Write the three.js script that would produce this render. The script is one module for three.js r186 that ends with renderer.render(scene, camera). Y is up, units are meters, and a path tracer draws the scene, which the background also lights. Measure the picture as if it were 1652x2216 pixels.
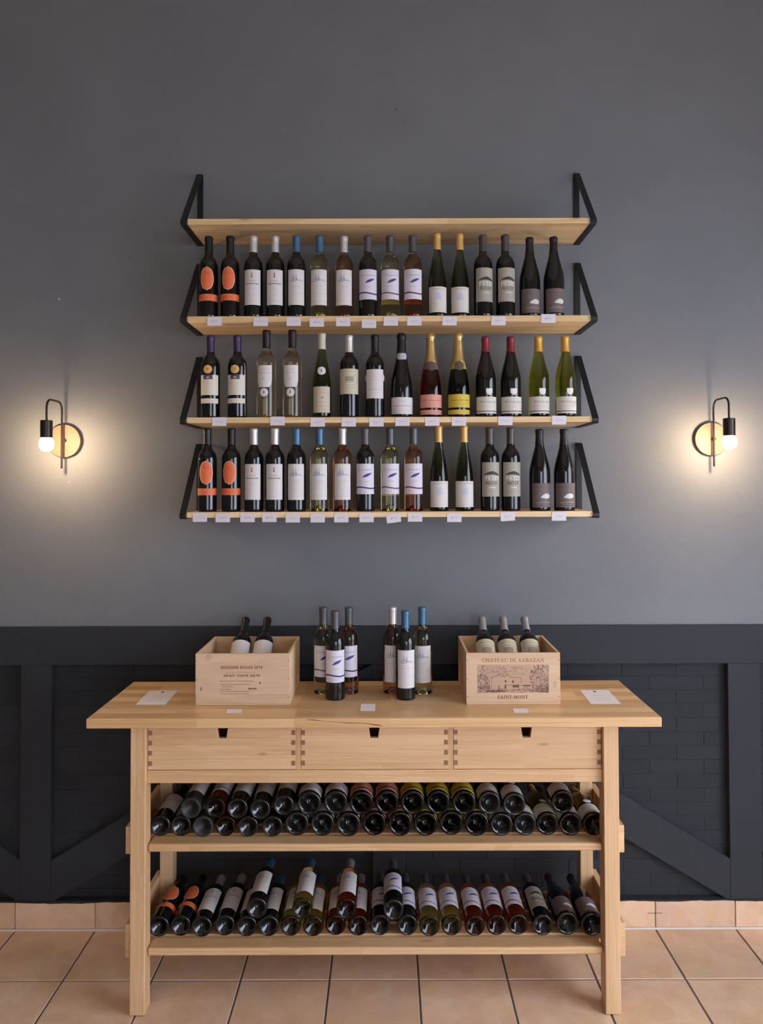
import * as THREE from 'three';
import { RectAreaLightUniformsLib } from 'three/addons/lights/RectAreaLightUniformsLib.js';
import { RoundedBoxGeometry } from 'three/addons/geometries/RoundedBoxGeometry.js';
import { mergeGeometries } from 'three/addons/utils/BufferGeometryUtils.js';

// ---------------------------------------------------------------- camera
const scene = new THREE.Scene();
const W = 1652, H = 2216, F = 1600, EYE = 1.7227, CAMZ = 2.895, PITCH = 0.022, ROLL = -0.003;
const PPX = 838, PPY = 1043 - F * Math.tan(PITCH);
const camera = new THREE.PerspectiveCamera(2 * Math.atan(H / 2 / F) * 180 / Math.PI, W / H, 0.05, 60);
camera.position.set(0, EYE, CAMZ);
camera.quaternion.setFromEuler(new THREE.Euler(PITCH, 0, 0)).multiply(new THREE.Quaternion().setFromEuler(new THREE.Euler(0, 0, ROLL)));
camera.setViewOffset(W, H, W / 2 - PPX, H / 2 - PPY, W, H);
scene.add(camera);
// a photo pixel gives a direction; the depth z comes from the plane the thing stands on or hangs at
function at(px, py, z) {
  const d = new THREE.Vector3((px - PPX) / F, -(py - PPY) / F, -1).applyQuaternion(camera.quaternion);
  const k = (z - CAMZ) / d.z;
  return new THREE.Vector3(d.x * k, EYE + d.y * k, z);
}
const X = (px, py, z) => at(px, py, z).x, Y = (px, py, z) => at(px, py, z).y;

// ---------------------------------------------------------------- light
const renderer = new THREE.WebGLRenderer({ antialias: true });
renderer.toneMapping = THREE.LinearToneMapping;
renderer.toneMappingExposure = 0.88;
renderer.shadowMap.enabled = true;
RectAreaLightUniformsLib.init();
scene.background = new THREE.Color().setRGB(5.1, 5.85, 6.9);   // bright overcast sky, enters through the two shop windows
// daylight of the shop window in the wall on the right
const WIN = { x: 2.4, z0: 0.9, z1: 3.0, y0: 0.15, y1: 2.7 };
const day = new THREE.RectAreaLight(new THREE.Color().setRGB(0.82, 0.93, 1.14), 3.6, WIN.z1 - WIN.z0, WIN.y1 - WIN.y0);
day.position.set(WIN.x - 0.03, (WIN.y0 + WIN.y1) / 2, (WIN.z0 + WIN.z1) / 2);
day.lookAt(-3, (WIN.y0 + WIN.y1) / 2, (WIN.z0 + WIN.z1) / 2);
scene.add(day);
// daylight of the shop front behind the camera
const WR = { x0: 0.1, x1: 2.3, y0: 0.15, y1: 2.8, z: 6.0 };
const day2 = new THREE.RectAreaLight(new THREE.Color().setRGB(0.9, 0.95, 1.05), 0.5, WR.x1 - WR.x0, WR.y1 - WR.y0);
day2.position.set((WR.x0 + WR.x1) / 2, (WR.y0 + WR.y1) / 2, WR.z - 0.03);
day2.lookAt((WR.x0 + WR.x1) / 2, (WR.y0 + WR.y1) / 2, 0);
scene.add(day2);
const BULB = 0.82, PENDANT = 2.2;

// ---------------------------------------------------------------- helpers
let seed = 20240611;
function rnd() { seed |= 0; seed = seed + 0x6D2B79F5 | 0; let t = Math.imul(seed ^ seed >>> 15, 1 | seed); t = t + Math.imul(t ^ t >>> 7, 61 | t) ^ t; return ((t ^ t >>> 14) >>> 0) / 4294967296; }
const R = (a, b) => a + (b - a) * rnd();
const used = {};
function numbered(n) { const k = used[n] = (used[n] ?? -1) + 1; return k ? `${n}_${String(k).padStart(3, '0')}` : n; }
function shade(o) { o.traverse(c => { if (c.isMesh) { c.castShadow = true; c.receiveShadow = true; } }); return o; }
function part(name, geo, mat, parent) { const m = new THREE.Mesh(geo, mat); m.name = name; m.castShadow = m.receiveShadow = true; parent.add(m); return m; }
function tag(o, label, category, group) { o.userData.label = label; o.userData.category = category; if (group) o.userData.group = group; return o; }
function thing(name, label, category, pos = [0, 0, 0], group) { const g = new THREE.Group(); g.name = numbered(name); g.position.set(...pos); scene.add(g); return tag(g, label, category, group); }
function struct(name, geo, mat) { const m = new THREE.Mesh(geo, mat); m.name = name; m.castShadow = m.receiveShadow = true; m.userData.kind = 'structure'; scene.add(m); return m; }
// uv in metres, u along the given axis
function planar(geo, axis = 'x', ou = 0, ov = 0, su = 1, sv = 1) {
  const g = geo.index ? geo.toNonIndexed() : geo, p = g.attributes.position, n = g.attributes.normal, uv = new Float32Array(p.count * 2);
  const ai = 'xyz'.indexOf(axis);
  for (let i = 0; i < p.count; i += 3) {
    const m = [0, 0, 0];
    for (let k = 0; k < 3; k++) { m[0] += Math.abs(n.getX(i + k)); m[1] += Math.abs(n.getY(i + k)); m[2] += Math.abs(n.getZ(i + k)); }
    const dn = m.indexOf(Math.max(...m));
    let a = ai, b;
    if (dn === ai) { a = (ai + 1) % 3; b = (ai + 2) % 3; } else b = 3 - ai - dn;
    for (let k = 0; k < 3; k++) { const c = [p.getX(i + k), p.getY(i + k), p.getZ(i + k)]; uv[(i + k) * 2] = (c[a] + ou) * su; uv[(i + k) * 2 + 1] = (c[b] + ov) * sv; }
  }
  g.setAttribute('uv', new THREE.BufferAttribute(uv, 2));
  return g;
}
// box between two corners with rounded edges
function bx(x0, x1, y0, y1, z0, z1, r = 0.002) {
  const w = x1 - x0, h = y1 - y0, d = z1 - z0;
  const g = r ? new RoundedBoxGeometry(w, h, d, 1, Math.min(r, w * .45, h * .45, d * .45)) : new THREE.BoxGeometry(w, h, d);
  return g.translate((x0 + x1) / 2, (y0 + y1) / 2, (z0 + z1) / 2);
}
const wbx = (axis, ...a) => planar(bx(...a), axis, R(0, 3), R(0, 3));
function canvas(w, h) { const c = document.createElement('canvas'); c.width = w; c.height = h; return [c, c.getContext('2d')]; }
function ctex(c, rep = false) { const t = new THREE.CanvasTexture(c); t.colorSpace = THREE.SRGBColorSpace; t.magFilter = THREE.LinearFilter; if (rep) t.wrapS = t.wrapT = THREE.RepeatWrapping; return t; }
const css = (r, g, b, a = 1) => `rgba(${Math.round(r)},${Math.round(g)},${Math.round(b)},${a})`;
function lattice(n) { const a = []; for (let i = 0; i < n * n; i++) a.push(rnd()); return (x, y) => { const xi = Math.floor(x), yi = Math.floor(y), fx = x - xi, fy = y - yi, s = t => t * t * (3 - 2 * t), q = (i, j) => a[((j % n + n) % n) * n + ((i % n + n) % n)]; const u = s(fx), v = s(fy); return (q(xi, yi) * (1 - u) + q(xi + 1, yi) * u) * (1 - v) + (q(xi, yi + 1) * (1 - u) + q(xi + 1, yi + 1) * u) * v; }; }
// greyscale noise map, octaves of a tiling lattice
function noiseTex(size, base, oct, lo, hi, rep, srgb, tint) {
  const d = new Uint8Array(size * size * 4), fs = []; for (let o = 0; o < oct; o++) fs.push(lattice(base << o));
  for (let j = 0; j < size; j++) for (let i = 0; i < size; i++) {
    let v = 0, w = 0; for (let o = 0; o < oct; o++) { const k = base << o, a = Math.pow(.6, o); v += a * fs[o](i / size * k, j / size * k); w += a; }
    v = lo + (hi - lo) * v / w;
    for (let c = 0; c < 3; c++) d[(j * size + i) * 4 + c] = Math.max(0, Math.min(255, 255 * v * (tint ? tint[c] : 1)));
    d[(j * size + i) * 4 + 3] = 255;
  }
  const t = new THREE.DataTexture(d, size, size); t.wrapS = t.wrapT = THREE.RepeatWrapping; t.magFilter = THREE.LinearFilter; t.minFilter = THREE.LinearMipmapLinearFilter; t.generateMipmaps = true;
  t.repeat.set(rep, rep); if (srgb) t.colorSpace = THREE.SRGBColorSpace; t.needsUpdate = true; return t;
}
// wood drawn in strokes, grain along u; base sRGB colour
function drawWood(g, x, y, w, h, base, o = {}) {
  const { lines = 160, contrast = 14, knots = 0, patches = 8 } = o;
  g.save(); g.beginPath(); g.rect(x, y, w, h); g.clip();
  g.fillStyle = css(...base); g.fillRect(x, y, w, h);
  for (let i = 0; i < patches; i++) { const s = R(-1, 1) * contrast, px = x + R(0, w), py = y + R(0, h), a = R(.15, .5) * w, b = R(.04, .18) * h; g.fillStyle = css(base[0] + s, base[1] + s * 1.15, base[2] + s * 1.3, .34); g.beginPath(); g.ellipse(px, py, a, b, R(-.03, .03), 0, 7); g.fill(); }
  for (let i = 0; i < lines; i++) {
    const py = y + R(0, h), s = -R(0, 1) * contrast * 1.8 + contrast * .5, x0 = x + R(-.2, .8) * w, len = R(.15, .8) * w, amp = R(0, .012) * h, ph = R(0, 6);
    g.strokeStyle = css(base[0] + s, base[1] + s * 1.25, base[2] + s * 1.4, R(.25, .65)); g.lineWidth = R(.6, 2.8); g.beginPath();
    for (let k = 0; k <= 10; k++) { const xx = x0 + len * k / 10, yy = py + Math.sin(ph + k * .5) * amp; k ? g.lineTo(xx, yy) : g.moveTo(xx, yy); } g.stroke();
  }
  for (let i = 0; i < knots; i++) {
    const px = x + R(.05, .95) * w, py = y + R(.1, .9) * h, r = R(4, 9);
    for (let k = 5; k > 0; k--) { g.fillStyle = css(base[0] - 22 - 9 * (5 - k), base[1] - 30 - 10 * (5 - k), base[2] - 34 - 9 * (5 - k), .22); g.beginPath(); g.ellipse(px, py, r * k * .75, r * k * .26, R(-.1, .1), 0, 7); g.fill(); }
  }
  g.restore();
}
function woodMat(base, o = {}, rough = .55) {
  const [c, g] = canvas(1024, 512); drawWood(g, 0, 0, 1024, 512, base, { lines: 420, patches: 16, ...o });
  const t = ctex(c, true); t.repeat.set(1 / (o.su ?? 1), 1 / (o.sv ?? .4));
  return new THREE.MeshPhysicalMaterial({ map: t, roughness: rough, ...(o.coat ? { clearcoat: o.coat, clearcoatRoughness: .35 } : {}) });
}
const std = (r, g, b, rough = .6, o = {}) => new THREE.MeshStandardMaterial({ color: new THREE.Color().setRGB(r, g, b), roughness: rough, ...o });

// ---------------------------------------------------------------- shared materials
const grainFine = noiseTex(512, 32, 4, 0, 1, 1.6);
const M = {
  plaster: new THREE.MeshStandardMaterial({ map: noiseTex(512, 5, 5, .405, .465, .35, true, [1, 1.008, 1.04]), roughness: .82, bumpMap: grainFine, bumpScale: .0005 }),
  timber: std(.0172, .0188, .0238, .8, { bumpMap: noiseTex(512, 16, 4, 0, 1, 2.2), bumpScale: .0015 }),
  brick: [0, 1, 2].map(k => std(.0132 + .0012 * k, .0146 + .0012 * k, .0186 + .0013 * k, .85, { bumpMap: grainFine, bumpScale: .0009 })),
  mortar: std(.0125, .0135, .016, .88),
  steel: std(.008, .008, .009, .42, { metalness: .2 }),
  lampMetal: std(.035, .024, .02, .35, { metalness: .7 }),
  birch: woodMat([203, 162, 118], { knots: 4, contrast: 24, patches: 34, coat: .25 }, .5),
  birchB: woodMat([206, 166, 123], { knots: 3, contrast: 23, patches: 34, coat: .25 }, .5),
  pine: woodMat([222, 188, 142], { knots: 7, contrast: 30, patches: 26, su: 1.2 }, .6),
  crate: woodMat([216, 178, 138], { knots: 1, contrast: 20, su: .5, sv: .25 }, .75),
  endGrain: std(.24, .115, .06, .7),
  disc: woodMat([132, 92, 72], { contrast: 9, su: .3, sv: .15 }, .55),
  chip: std(.38, .37, .36, .85),
  paper: std(.78, .76, .76, .8),
  beige: std(.40, .36, .31, .85),
  white: std(.72, .70, .66, .85),
  grout: std(.13, .12, .12, .9),
  dark: std(.01, .01, .01, .8),
  nail: std(.06, .045, .035, .6),
};

// ---------------------------------------------------------------- room shell
const RX = 3.0, RR = WIN.x, RZ = 6.0, CEIL = 4.1;
struct('ceiling', bx(-RX - .2, RR + .2, CEIL, CEIL + .2, -.3, RZ + .2, 0), M.white);
struct('wall_left', planar(bx(-RX - .2, -RX, 0, CEIL, -.3, RZ + .2, 0)), M.plaster);
struct('wall_rear', mergeGeometries([
  bx(-RX, WR.x0, 0, CEIL, RZ, RZ + .2, 0), bx(WR.x1, RR + .2, 0, CEIL, RZ, RZ + .2, 0),
  bx(WR.x0, WR.x1, 0, WR.y0, RZ, RZ + .2, 0), bx(WR.x0, WR.x1, WR.y1, CEIL, RZ, RZ + .2, 0)]), M.beige);
struct('wall_right', mergeGeometries([
  bx(RR, RR + .2, 0, CEIL, -.3, WIN.z0, 0), bx(RR, RR + .2, 0, CEIL, WIN.z1, RZ + .2, 0),
  bx(RR, RR + .2, 0, WIN.y0, WIN.z0, WIN.z1, 0), bx(RR, RR + .2, WIN.y1, CEIL, WIN.z0, WIN.z1, 0)]), M.white);
{ // shop window: frame, mullion, panes
  const fm = std(.03, .03, .032, .5), a = .05;
  const w = struct('window_1', mergeGeometries([
    bx(RR + .05, RR + .11, WIN.y0, WIN.y0 + a, WIN.z0, WIN.z1), bx(RR + .05, RR + .11, WIN.y1 - a, WIN.y1, WIN.z0, WIN.z1),
    bx(RR + .05, RR + .11, WIN.y0 + a, WIN.y1 - a, WIN.z0, WIN.z0 + a), bx(RR + .05, RR + .11, WIN.y0 + a, WIN.y1 - a, WIN.z1 - a, WIN.z1),
    bx(RR + .05, RR + .11, WIN.y0 + a, WIN.y1 - a, 1.93, 1.97)]), fm);
  const glass = new THREE.MeshPhysicalMaterial({ color: 0xffffff, roughness: 0, transmission: 1, thickness: 0, ior: 1.5 });
  part('pane', bx(RR + .077, RR + .083, WIN.y0 + a, WIN.y1 - a, WIN.z0 + a, 1.93, 0), glass, w);
  part('pane', bx(RR + .077, RR + .083, WIN.y0 + a, WIN.y1 - a, 1.97, WIN.z1 - a, 0), glass, w);
}
{ // shop front behind the camera
  const fm = std(.03, .03, .032, .5), a = .05, m = (WR.x0 + WR.x1) / 2, z0 = RZ + .05, z1 = RZ + .11;
  const w = struct('window_2', mergeGeometries([
    bx(WR.x0, WR.x1, WR.y0, WR.y0 + a, z0, z1), bx(WR.x0, WR.x1, WR.y1 - a, WR.y1, z0, z1),
    bx(WR.x0, WR.x0 + a, WR.y0 + a, WR.y1 - a, z0, z1), bx(WR.x1 - a, WR.x1, WR.y0 + a, WR.y1 - a, z0, z1), bx(m - .03, m + .03, WR.y0 + a, WR.y1 - a, z0, z1)]), fm);
  const glass = new THREE.MeshPhysicalMaterial({ color: 0xffffff, roughness: 0, transmission: 1, thickness: 0, ior: 1.5 });
  part('pane', bx(WR.x0 + a, m - .03, WR.y0 + a, WR.y1 - a, RZ + .077, RZ + .083, 0), glass, w);
  part('pane', bx(m + .03, WR.x1 - a, WR.y0 + a, WR.y1 - a, RZ + .077, RZ + .083, 0), glass, w);
}
struct('street_ground', mergeGeometries([bx(RR + .2, RR + 14, -.35, -.15, -8, RZ + 14, 0), bx(-12, RR + .2, -.35, -.15, RZ + .2, RZ + 14, 0)]), std(.2, .2, .2, .9));

// painted wall with half timbered wainscot
const ZB = -.020, ZT = .010;                 // brick face, timber face; plaster at z = 0
const beamTop = Y(826, 1353, 0), beamBot = Y(826, 1438, ZT), footY = Y(826, 1950, 0);
const wall = struct('wall_back', planar(bx(-RX, RR, beamTop - .01, CEIL, -.3, 0, 0)), M.plaster);
const wains = struct('wall_wainscot', bx(-RX, RR, 0, beamTop - .01, -.3, ZB - .0016, 0), M.mortar);
function timber(name, pts) {
  const s = new THREE.Shape(pts.map(p => new THREE.Vector2(p[0], p[1])));
  const g = new THREE.ExtrudeGeometry(s, { depth: ZT - ZB + .004 - .003, bevelEnabled: true, bevelThickness: .003, bevelSize: .002, bevelOffset: -.002, bevelSegments: 2 });
  g.translate(0, 0, ZB - .004);
  return part(name, planar(g, 'x', R(0, 2), R(0, 2)), M.timber, wains);
}
const post = (l, r) => { const a = X(l, 1700, ZT), b = X(r, 1700, ZT); timber('timber_post', [[a, footY - .004], [b, footY - .004], [b, beamBot], [a, beamBot]]); return [a, b]; };
timber('timber_beam', [[-RX + .01, beamBot], [RR - .01, beamBot], [RR - .01, beamTop], [-RX + .01, beamTop]]);
const pl = post(43, 110), pc = post(806, 875), pr = post(1579, 1649);
const pitchX = (pr[0] - pc[0]);
for (const k of [-2]) { const c = pc[0] + k * pitchX; timber('timber_post', [[c, footY - .004], [c + .125, footY - .004], [c + .125, beamBot], [c, beamBot]]); }
const bT = 89 / 552.6;                        // brace height measured along the vertical
timber('timber_brace', [[pl[1], footY], [pc[0], beamBot - bT], [pc[0], beamBot], [pc[0] - .003, beamBot], [pl[1], footY + bT]]);
timber('timber_brace', [[pr[0], footY], [pr[0], footY + bT], [pc[1] + .003, beamBot], [pc[1], beamBot], [pc[1], beamBot - bT]]);
timber('timber_brace', [[pl[0], footY], [pl[0], footY + bT], [pl[0] - .6, footY + bT + .45], [pl[0] - .6, footY + .45]]);
timber('timber_brace', [[pr[1], footY], [pr[1] + .6, footY + .45], [pr[1] + .6, footY + bT + .45], [pr[1], footY + bT]]);
{ // painted bricks, each proud of the joints
  const bw = .2125, bh = .0545, variants = [];
  for (let k = 0; k < 4; k++) {
    const s = new THREE.Shape([[-bw / 2 + .002, -bh / 2 + .0015], [bw / 2 - .002, -bh / 2 + .0015], [bw / 2 - .002, bh / 2 - .0015], [-bw / 2 + .002, bh / 2 - .0015]].map(p => new THREE.Vector2(p[0] + R(-.0007, .0007), p[1] + R(-.0006, .0006))));
    const g = new THREE.ExtrudeGeometry(s, { depth: .008, bevelEnabled: true, bevelThickness: .0016, bevelSize: .002, bevelOffset: -.001, bevelSegments: 1 });
    variants.push(planar(g.translate(0, 0, -.0096), 'x', R(0, 2), R(0, 2)));
  }
  const rows = Math.floor((beamBot - footY) / bh) + 1;
  for (let j = 0; j < rows; j++) for (let i = -8; i < 9; i++) {
    const x = (i + (j % 2 ? .5 : 0)) * bw - .04, y = beamBot - bh * (j + .5);
    if (Math.abs(x) > 1.7 || y < footY + .01) continue;
    if ([pl, pc, pr].some(p => x - bw / 2 > p[0] - .01 && x + bw / 2 < p[1] + .01)) continue;
    const m = part('brick', variants[(i * 7 + j * 3 + 40) % 4], M.brick[(i * 5 + j * 11 + 80) % 3], wains);
    m.position.set(x, y, ZB + R(-.0006, .0006));
  }
}
// small chips and a nail in the plaster
for (const [px, py, r, m] of [[858, 237, .0035, M.nail], [128, 647, .004, M.chip], [148, 1043, .0025, M.chip], [1530, 912, .003, M.nail]]) {
  const p = at(px, py, 0); const c = part(m === M.nail ? 'nail' : 'plaster_chip', new THREE.CylinderGeometry(r, r * 1.3, .003, 9).rotateX(Math.PI / 2), m, wall); c.position.copy(p);
}

// ---------------------------------------------------------------- floor tiles and tiled skirting
function tileMat(tone) {
  const [c, g] = canvas(256, 256), b = [218 * tone, 184 * tone, 156 * tone];
  g.fillStyle = css(...b); g.fillRect(0, 0, 256, 256);
  for (let i = 0; i < 70; i++) { const s = R(-22, 18); g.fillStyle = css(b[0] + s, b[1] + s * 1.2 - R(0, 14), b[2] + s * 1.1 - R(0, 24), .24); g.beginPath(); g.ellipse(R(0, 256), R(0, 256), R(15, 80), R(10, 50), R(0, 3), 0, 7); g.fill(); }
  for (let i = 0; i < 500; i++) { const s = R(-30, 22); g.fillStyle = css(b[0] + s, b[1] + s, b[2] + s, .3); g.fillRect(R(0, 256), R(0, 256), R(1, 3), R(1, 3)); }
  const t = ctex(c, true); t.repeat.set(3.2, 3.2);
  return new THREE.MeshPhysicalMaterial({ map: t, roughness: .4, bumpMap: grainFine, bumpScale: .0006 });
}
const tiles = [.96, 1, 1.02, .98, 1.01].map(tileMat);
const PT = .3083, TX0 = X(1417, 1999, 0), TZ0 = .298;
const floor = struct('floor', bx(-RX - .2, RR + .2, -.12, -.0035, -.3, RZ + .2, 0), M.grout);
{
  const geos = [0, 1, 2].map(() => {
    const h = PT / 2 - .0032, s = new THREE.Shape([[-h, -h], [h, -h], [h, h], [-h, h]].map(p => new THREE.Vector2(p[0], p[1])));
    const g = new THREE.ExtrudeGeometry(s, { depth: .0055, bevelEnabled: true, bevelThickness: .0015, bevelSize: .0015, bevelOffset: -.0015, bevelSegments: 1 });
    return planar(g.rotateX(-Math.PI / 2).translate(0, -.007, 0), 'x', R(0, 2), R(0, 2));
  });
  const rest = [];
  for (let j = 0; j < 19; j++) for (let i = -13; i < 5; i++) {
    const x = TX0 + (i + .5) * PT, z = TZ0 + (j - .5) * PT;
    if (j > 12) { rest.push(geos[0].clone().translate(x, 0, z)); continue; }
    const m = part('floor_tile', geos[(i * 3 + j + 60) % 3], tiles[(i * 7 + j * 3 + 100) % 5], floor);
    m.position.set(x, R(-.0006, .0004), z); m.rotation.y = Math.PI / 2 * Math.floor(R(0, 4)); m.scale.setScalar(1);
  }
  part('floor_tile_rest', mergeGeometries(rest), tiles[1], floor).userData.kind = 'stuff';
}
const skirtTop = Y(826, 1949, .012);
const skirt = struct('baseboard_back', bx(-RX, RR, -.003, skirtTop - .002, -.02, .004, 0), std(.55, .5, .46, .9));
for (let i = -13; i < 4; i++) {
  const x = TX0 + (i + .5) * PT, h = PT / 2 - .002;
  part('skirting_tile', planar(bx(x - h, x + h, .007, skirtTop, .004, .012, .0015), 'x', R(0, 2), R(0, 2)), tiles[(i + 40) % 5], skirt);
}
part('sealant_bead', bx(-RX, RR, -.003, .006, .004, .0135, .002), std(.62, .58, .54, .8), skirt);
part('pencil_mark', bx(X(1402, 1975, .012), X(1434, 1975, .012), Y(1418, 1976, .012) - .001, Y(1418, 1976, .012) + .001, .0115, .0123, 0), M.nail, skirt);
{ // ragged lower edge of the dark paint over the skirting tiles
  const f1 = lattice(64), s = new THREE.Shape(); s.moveTo(-1.9, skirtTop + .002);
  for (let i = 0; i <= 320; i++) s.lineTo(-1.9 + 3.8 * i / 320, skirtTop - .001 - .012 * Math.pow(f1(i * .13, 3.5), 2) - .003 * f1(i * .9, 9.5));
  s.lineTo(1.9, skirtTop + .002);
  part('paint_edge', new THREE.ExtrudeGeometry(s, { depth: .034, bevelEnabled: false }).translate(0, 0, -.0213), M.mortar, skirt);
}

// ---------------------------------------------------------------- wall sconces
function sconce(px, label) {
  const g = thing('wall_sconce', label, 'lamp', [X(px, 952, .02), 1.886, 0], 'wall sconces');
  const disc = new THREE.CylinderGeometry(.0635, .0635, .016, 64, 1).rotateX(Math.PI / 2).translate(0, 0, .0095);
  part('wooden_disc', planar(disc, 'y', R(0, 1), R(0, 1)), M.disc, g);
  part('back_plate', new THREE.CylinderGeometry(.045, .045, .0025, 32).rotateX(Math.PI / 2).translate(0, 0, .0012), M.lampMetal, g);
  const zr = .036, zb = .165, top = .148, r = .032;
  const pts = [[zr, -.104], [zr, -.02], [zr, .06], [zr, top - r]];
  for (let a = 1; a <= 6; a++) pts.push([zr + r - r * Math.cos(a * Math.PI / 12), top - r + r * Math.sin(a * Math.PI / 12)]);
  for (let a = 0; a <= 6; a++) pts.push([zb - r + r * Math.sin(a * Math.PI / 12), top - r + r * Math.cos(a * Math.PI / 12)]);
  pts.push([zb, .068]);
  const curve = new THREE.CatmullRomCurve3(pts.map(p => new THREE.Vector3(0, p[1], p[0])), false, 'centripetal');
  const ends = [pts[0]].map(p => new THREE.SphereGeometry(.0038, 12, 8).translate(0, p[1], p[0]));
  part('arm', mergeGeometries([new THREE.TubeGeometry(curve, 90, .0038, 12), ...ends]), M.lampMetal, g);
  part('fixing_screw', new THREE.CylinderGeometry(.006, .006, .018, 16).rotateX(Math.PI / 2).translate(.004, 0, .026), M.lampMetal, g);
  part('socket', new THREE.LatheGeometry([[0, .071], [.005, .071], [.006, .069], [.0205, .068], [.0215, .067], [.0215, .0045], [.0205, .004], [.0195, .0045], [.0195, .03], [0, .03]].map(p => new THREE.Vector2(...p)).reverse(), 40).translate(0, 0, zb), M.lampMetal, g);
  const bulbMat = new THREE.MeshStandardMaterial({ color: 0xffffff, emissive: new THREE.Color().setRGB(1, .82, .62), emissiveIntensity: 4, roughness: .4 });
  const prof = [[0, -.048], [.012, -.0455], [.0205, -.039], [.0257, -.029], [.027, -.019], [.0255, -.009], [.0215, .0], [.0185, .006], [.0175, .02]].map(p => new THREE.Vector2(...p));
  part('bulb', new THREE.LatheGeometry(new THREE.SplineCurve(prof).getPoints(30), 40).translate(0, 0, zb), bulbMat, g);
  const l = new THREE.PointLight(new THREE.Color().setRGB(1, .72, .43), BULB, 0, 2);
  l.position.set(0, -.02, zb); l.castShadow = true; l.shadow.radius = 1.2; g.add(l);
}
sconce(137.7, 'lit bulb wall lamp on wooden disc beside the orange label bottles');
sconce(1541.6, 'lit bulb wall lamp on wooden disc beside the brown label bottles');

{ // pendant lamp of the shop, mirrored as a warm glint in the bottles
  const g = thing('pendant_lamp', 'small black pendant lamp with bare warm bulb', 'lamp', [-.85, 2.75, 4.3]);
  part('cord', new THREE.CylinderGeometry(.003, .003, CEIL - 2.75 - .13, 8).translate(0, (CEIL - 2.75 + .13) / 2, 0), M.steel, g);
  part('socket', new THREE.CylinderGeometry(.022, .022, .07, 24).translate(0, .095, 0), M.steel, g);
  part('bulb', new THREE.SphereGeometry(.06, 32, 20), new THREE.MeshStandardMaterial({ color: 0xffffff, emissive: new THREE.Color().setRGB(1, .75, .45), emissiveIntensity: 12 }), g);
  const l = new THREE.PointLight(new THREE.Color().setRGB(1, .78, .52), PENDANT, 0, 2); l.castShadow = true; l.shadow.radius = 3; g.add(l);
}

// ---------------------------------------------------------------- wall shelves
const SZ = .236, BT = .021;                   // board depth and thickness
const inset = (pts, t) => { const n = pts.length, L = []; for (let i = 0; i < n; i++) { const a = pts[i], b = pts[(i + 1) % n], dx = b[0] - a[0], dy = b[1] - a[1], l = Math.hypot(dx, dy); L.push([a[0] - dy / l * t, a[1] + dx / l * t, dx, dy]); } return L.map((q, i) => { const p = L[(i + n - 1) % n], k = ((q[0] - p[0]) * q[3] - (q[1] - p[1]) * q[2]) / (p[2] * q[3] - p[3] * q[2]); return [p[0] + p[2] * k, p[1] + p[3] * k]; }); };
function bracketGeo() {
  const h = .282, L = SZ + .008, o = [[0, 0], [L - .006, 0], [L, .006], [L, .017], [.016, h - .002], [.010, h], [0, h]], i = inset(o, .0055);
  const s = new THREE.Shape(o.map(p => new THREE.Vector2(...p))); s.holes.push(new THREE.Path(i.map(p => new THREE.Vector2(...p))));
  const g = new THREE.ExtrudeGeometry(s, { depth: .021, bevelEnabled: true, bevelThickness: .0008, bevelSize: .0008, bevelOffset: -.0008, bevelSegments: 1 });
  return g.rotateY(-Math.PI / 2).translate(.0105, 0, 0);  // shape x -> world z, extrusion along -x
}
const brG = bracketGeo();
const shelfNames = ['top wall shelf', 'second wall shelf', 'third wall shelf', 'bottom wall shelf'];
const shelfTop = [472, 683, 902, 1107].map(py => Y(838, py, SZ));
const bxL = X(405, 700, SZ), bxR = X(1279, 700, SZ);
const boards = shelfTop.map((ty, i) => {
  const g = thing('wall_shelf', ['empty pine board shelf on black triangle brackets, topmost on the wall', 'pine wall shelf just under the empty one, on black triangle brackets', 'pine wall shelf carrying sparkling wine bottles, on black triangle brackets', 'lowest pine wall shelf on black triangle brackets'][i], 'shelf', [0, ty - BT, 0], 'pine wall shelves');
  part('board', wbx('x', bxL, bxR, 0, BT, .002, SZ, .0025), M.pine, g);
  for (const sx of [bxL - .0125, bxR + .0125]) { const b = part('bracket', brG, M.steel, g); b.position.set(sx, -.004, .0005); }
  return g;
});

// ---------------------------------------------------------------- bottles
const V2 = p => new THREE.Vector2(p[0], p[1]);
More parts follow.
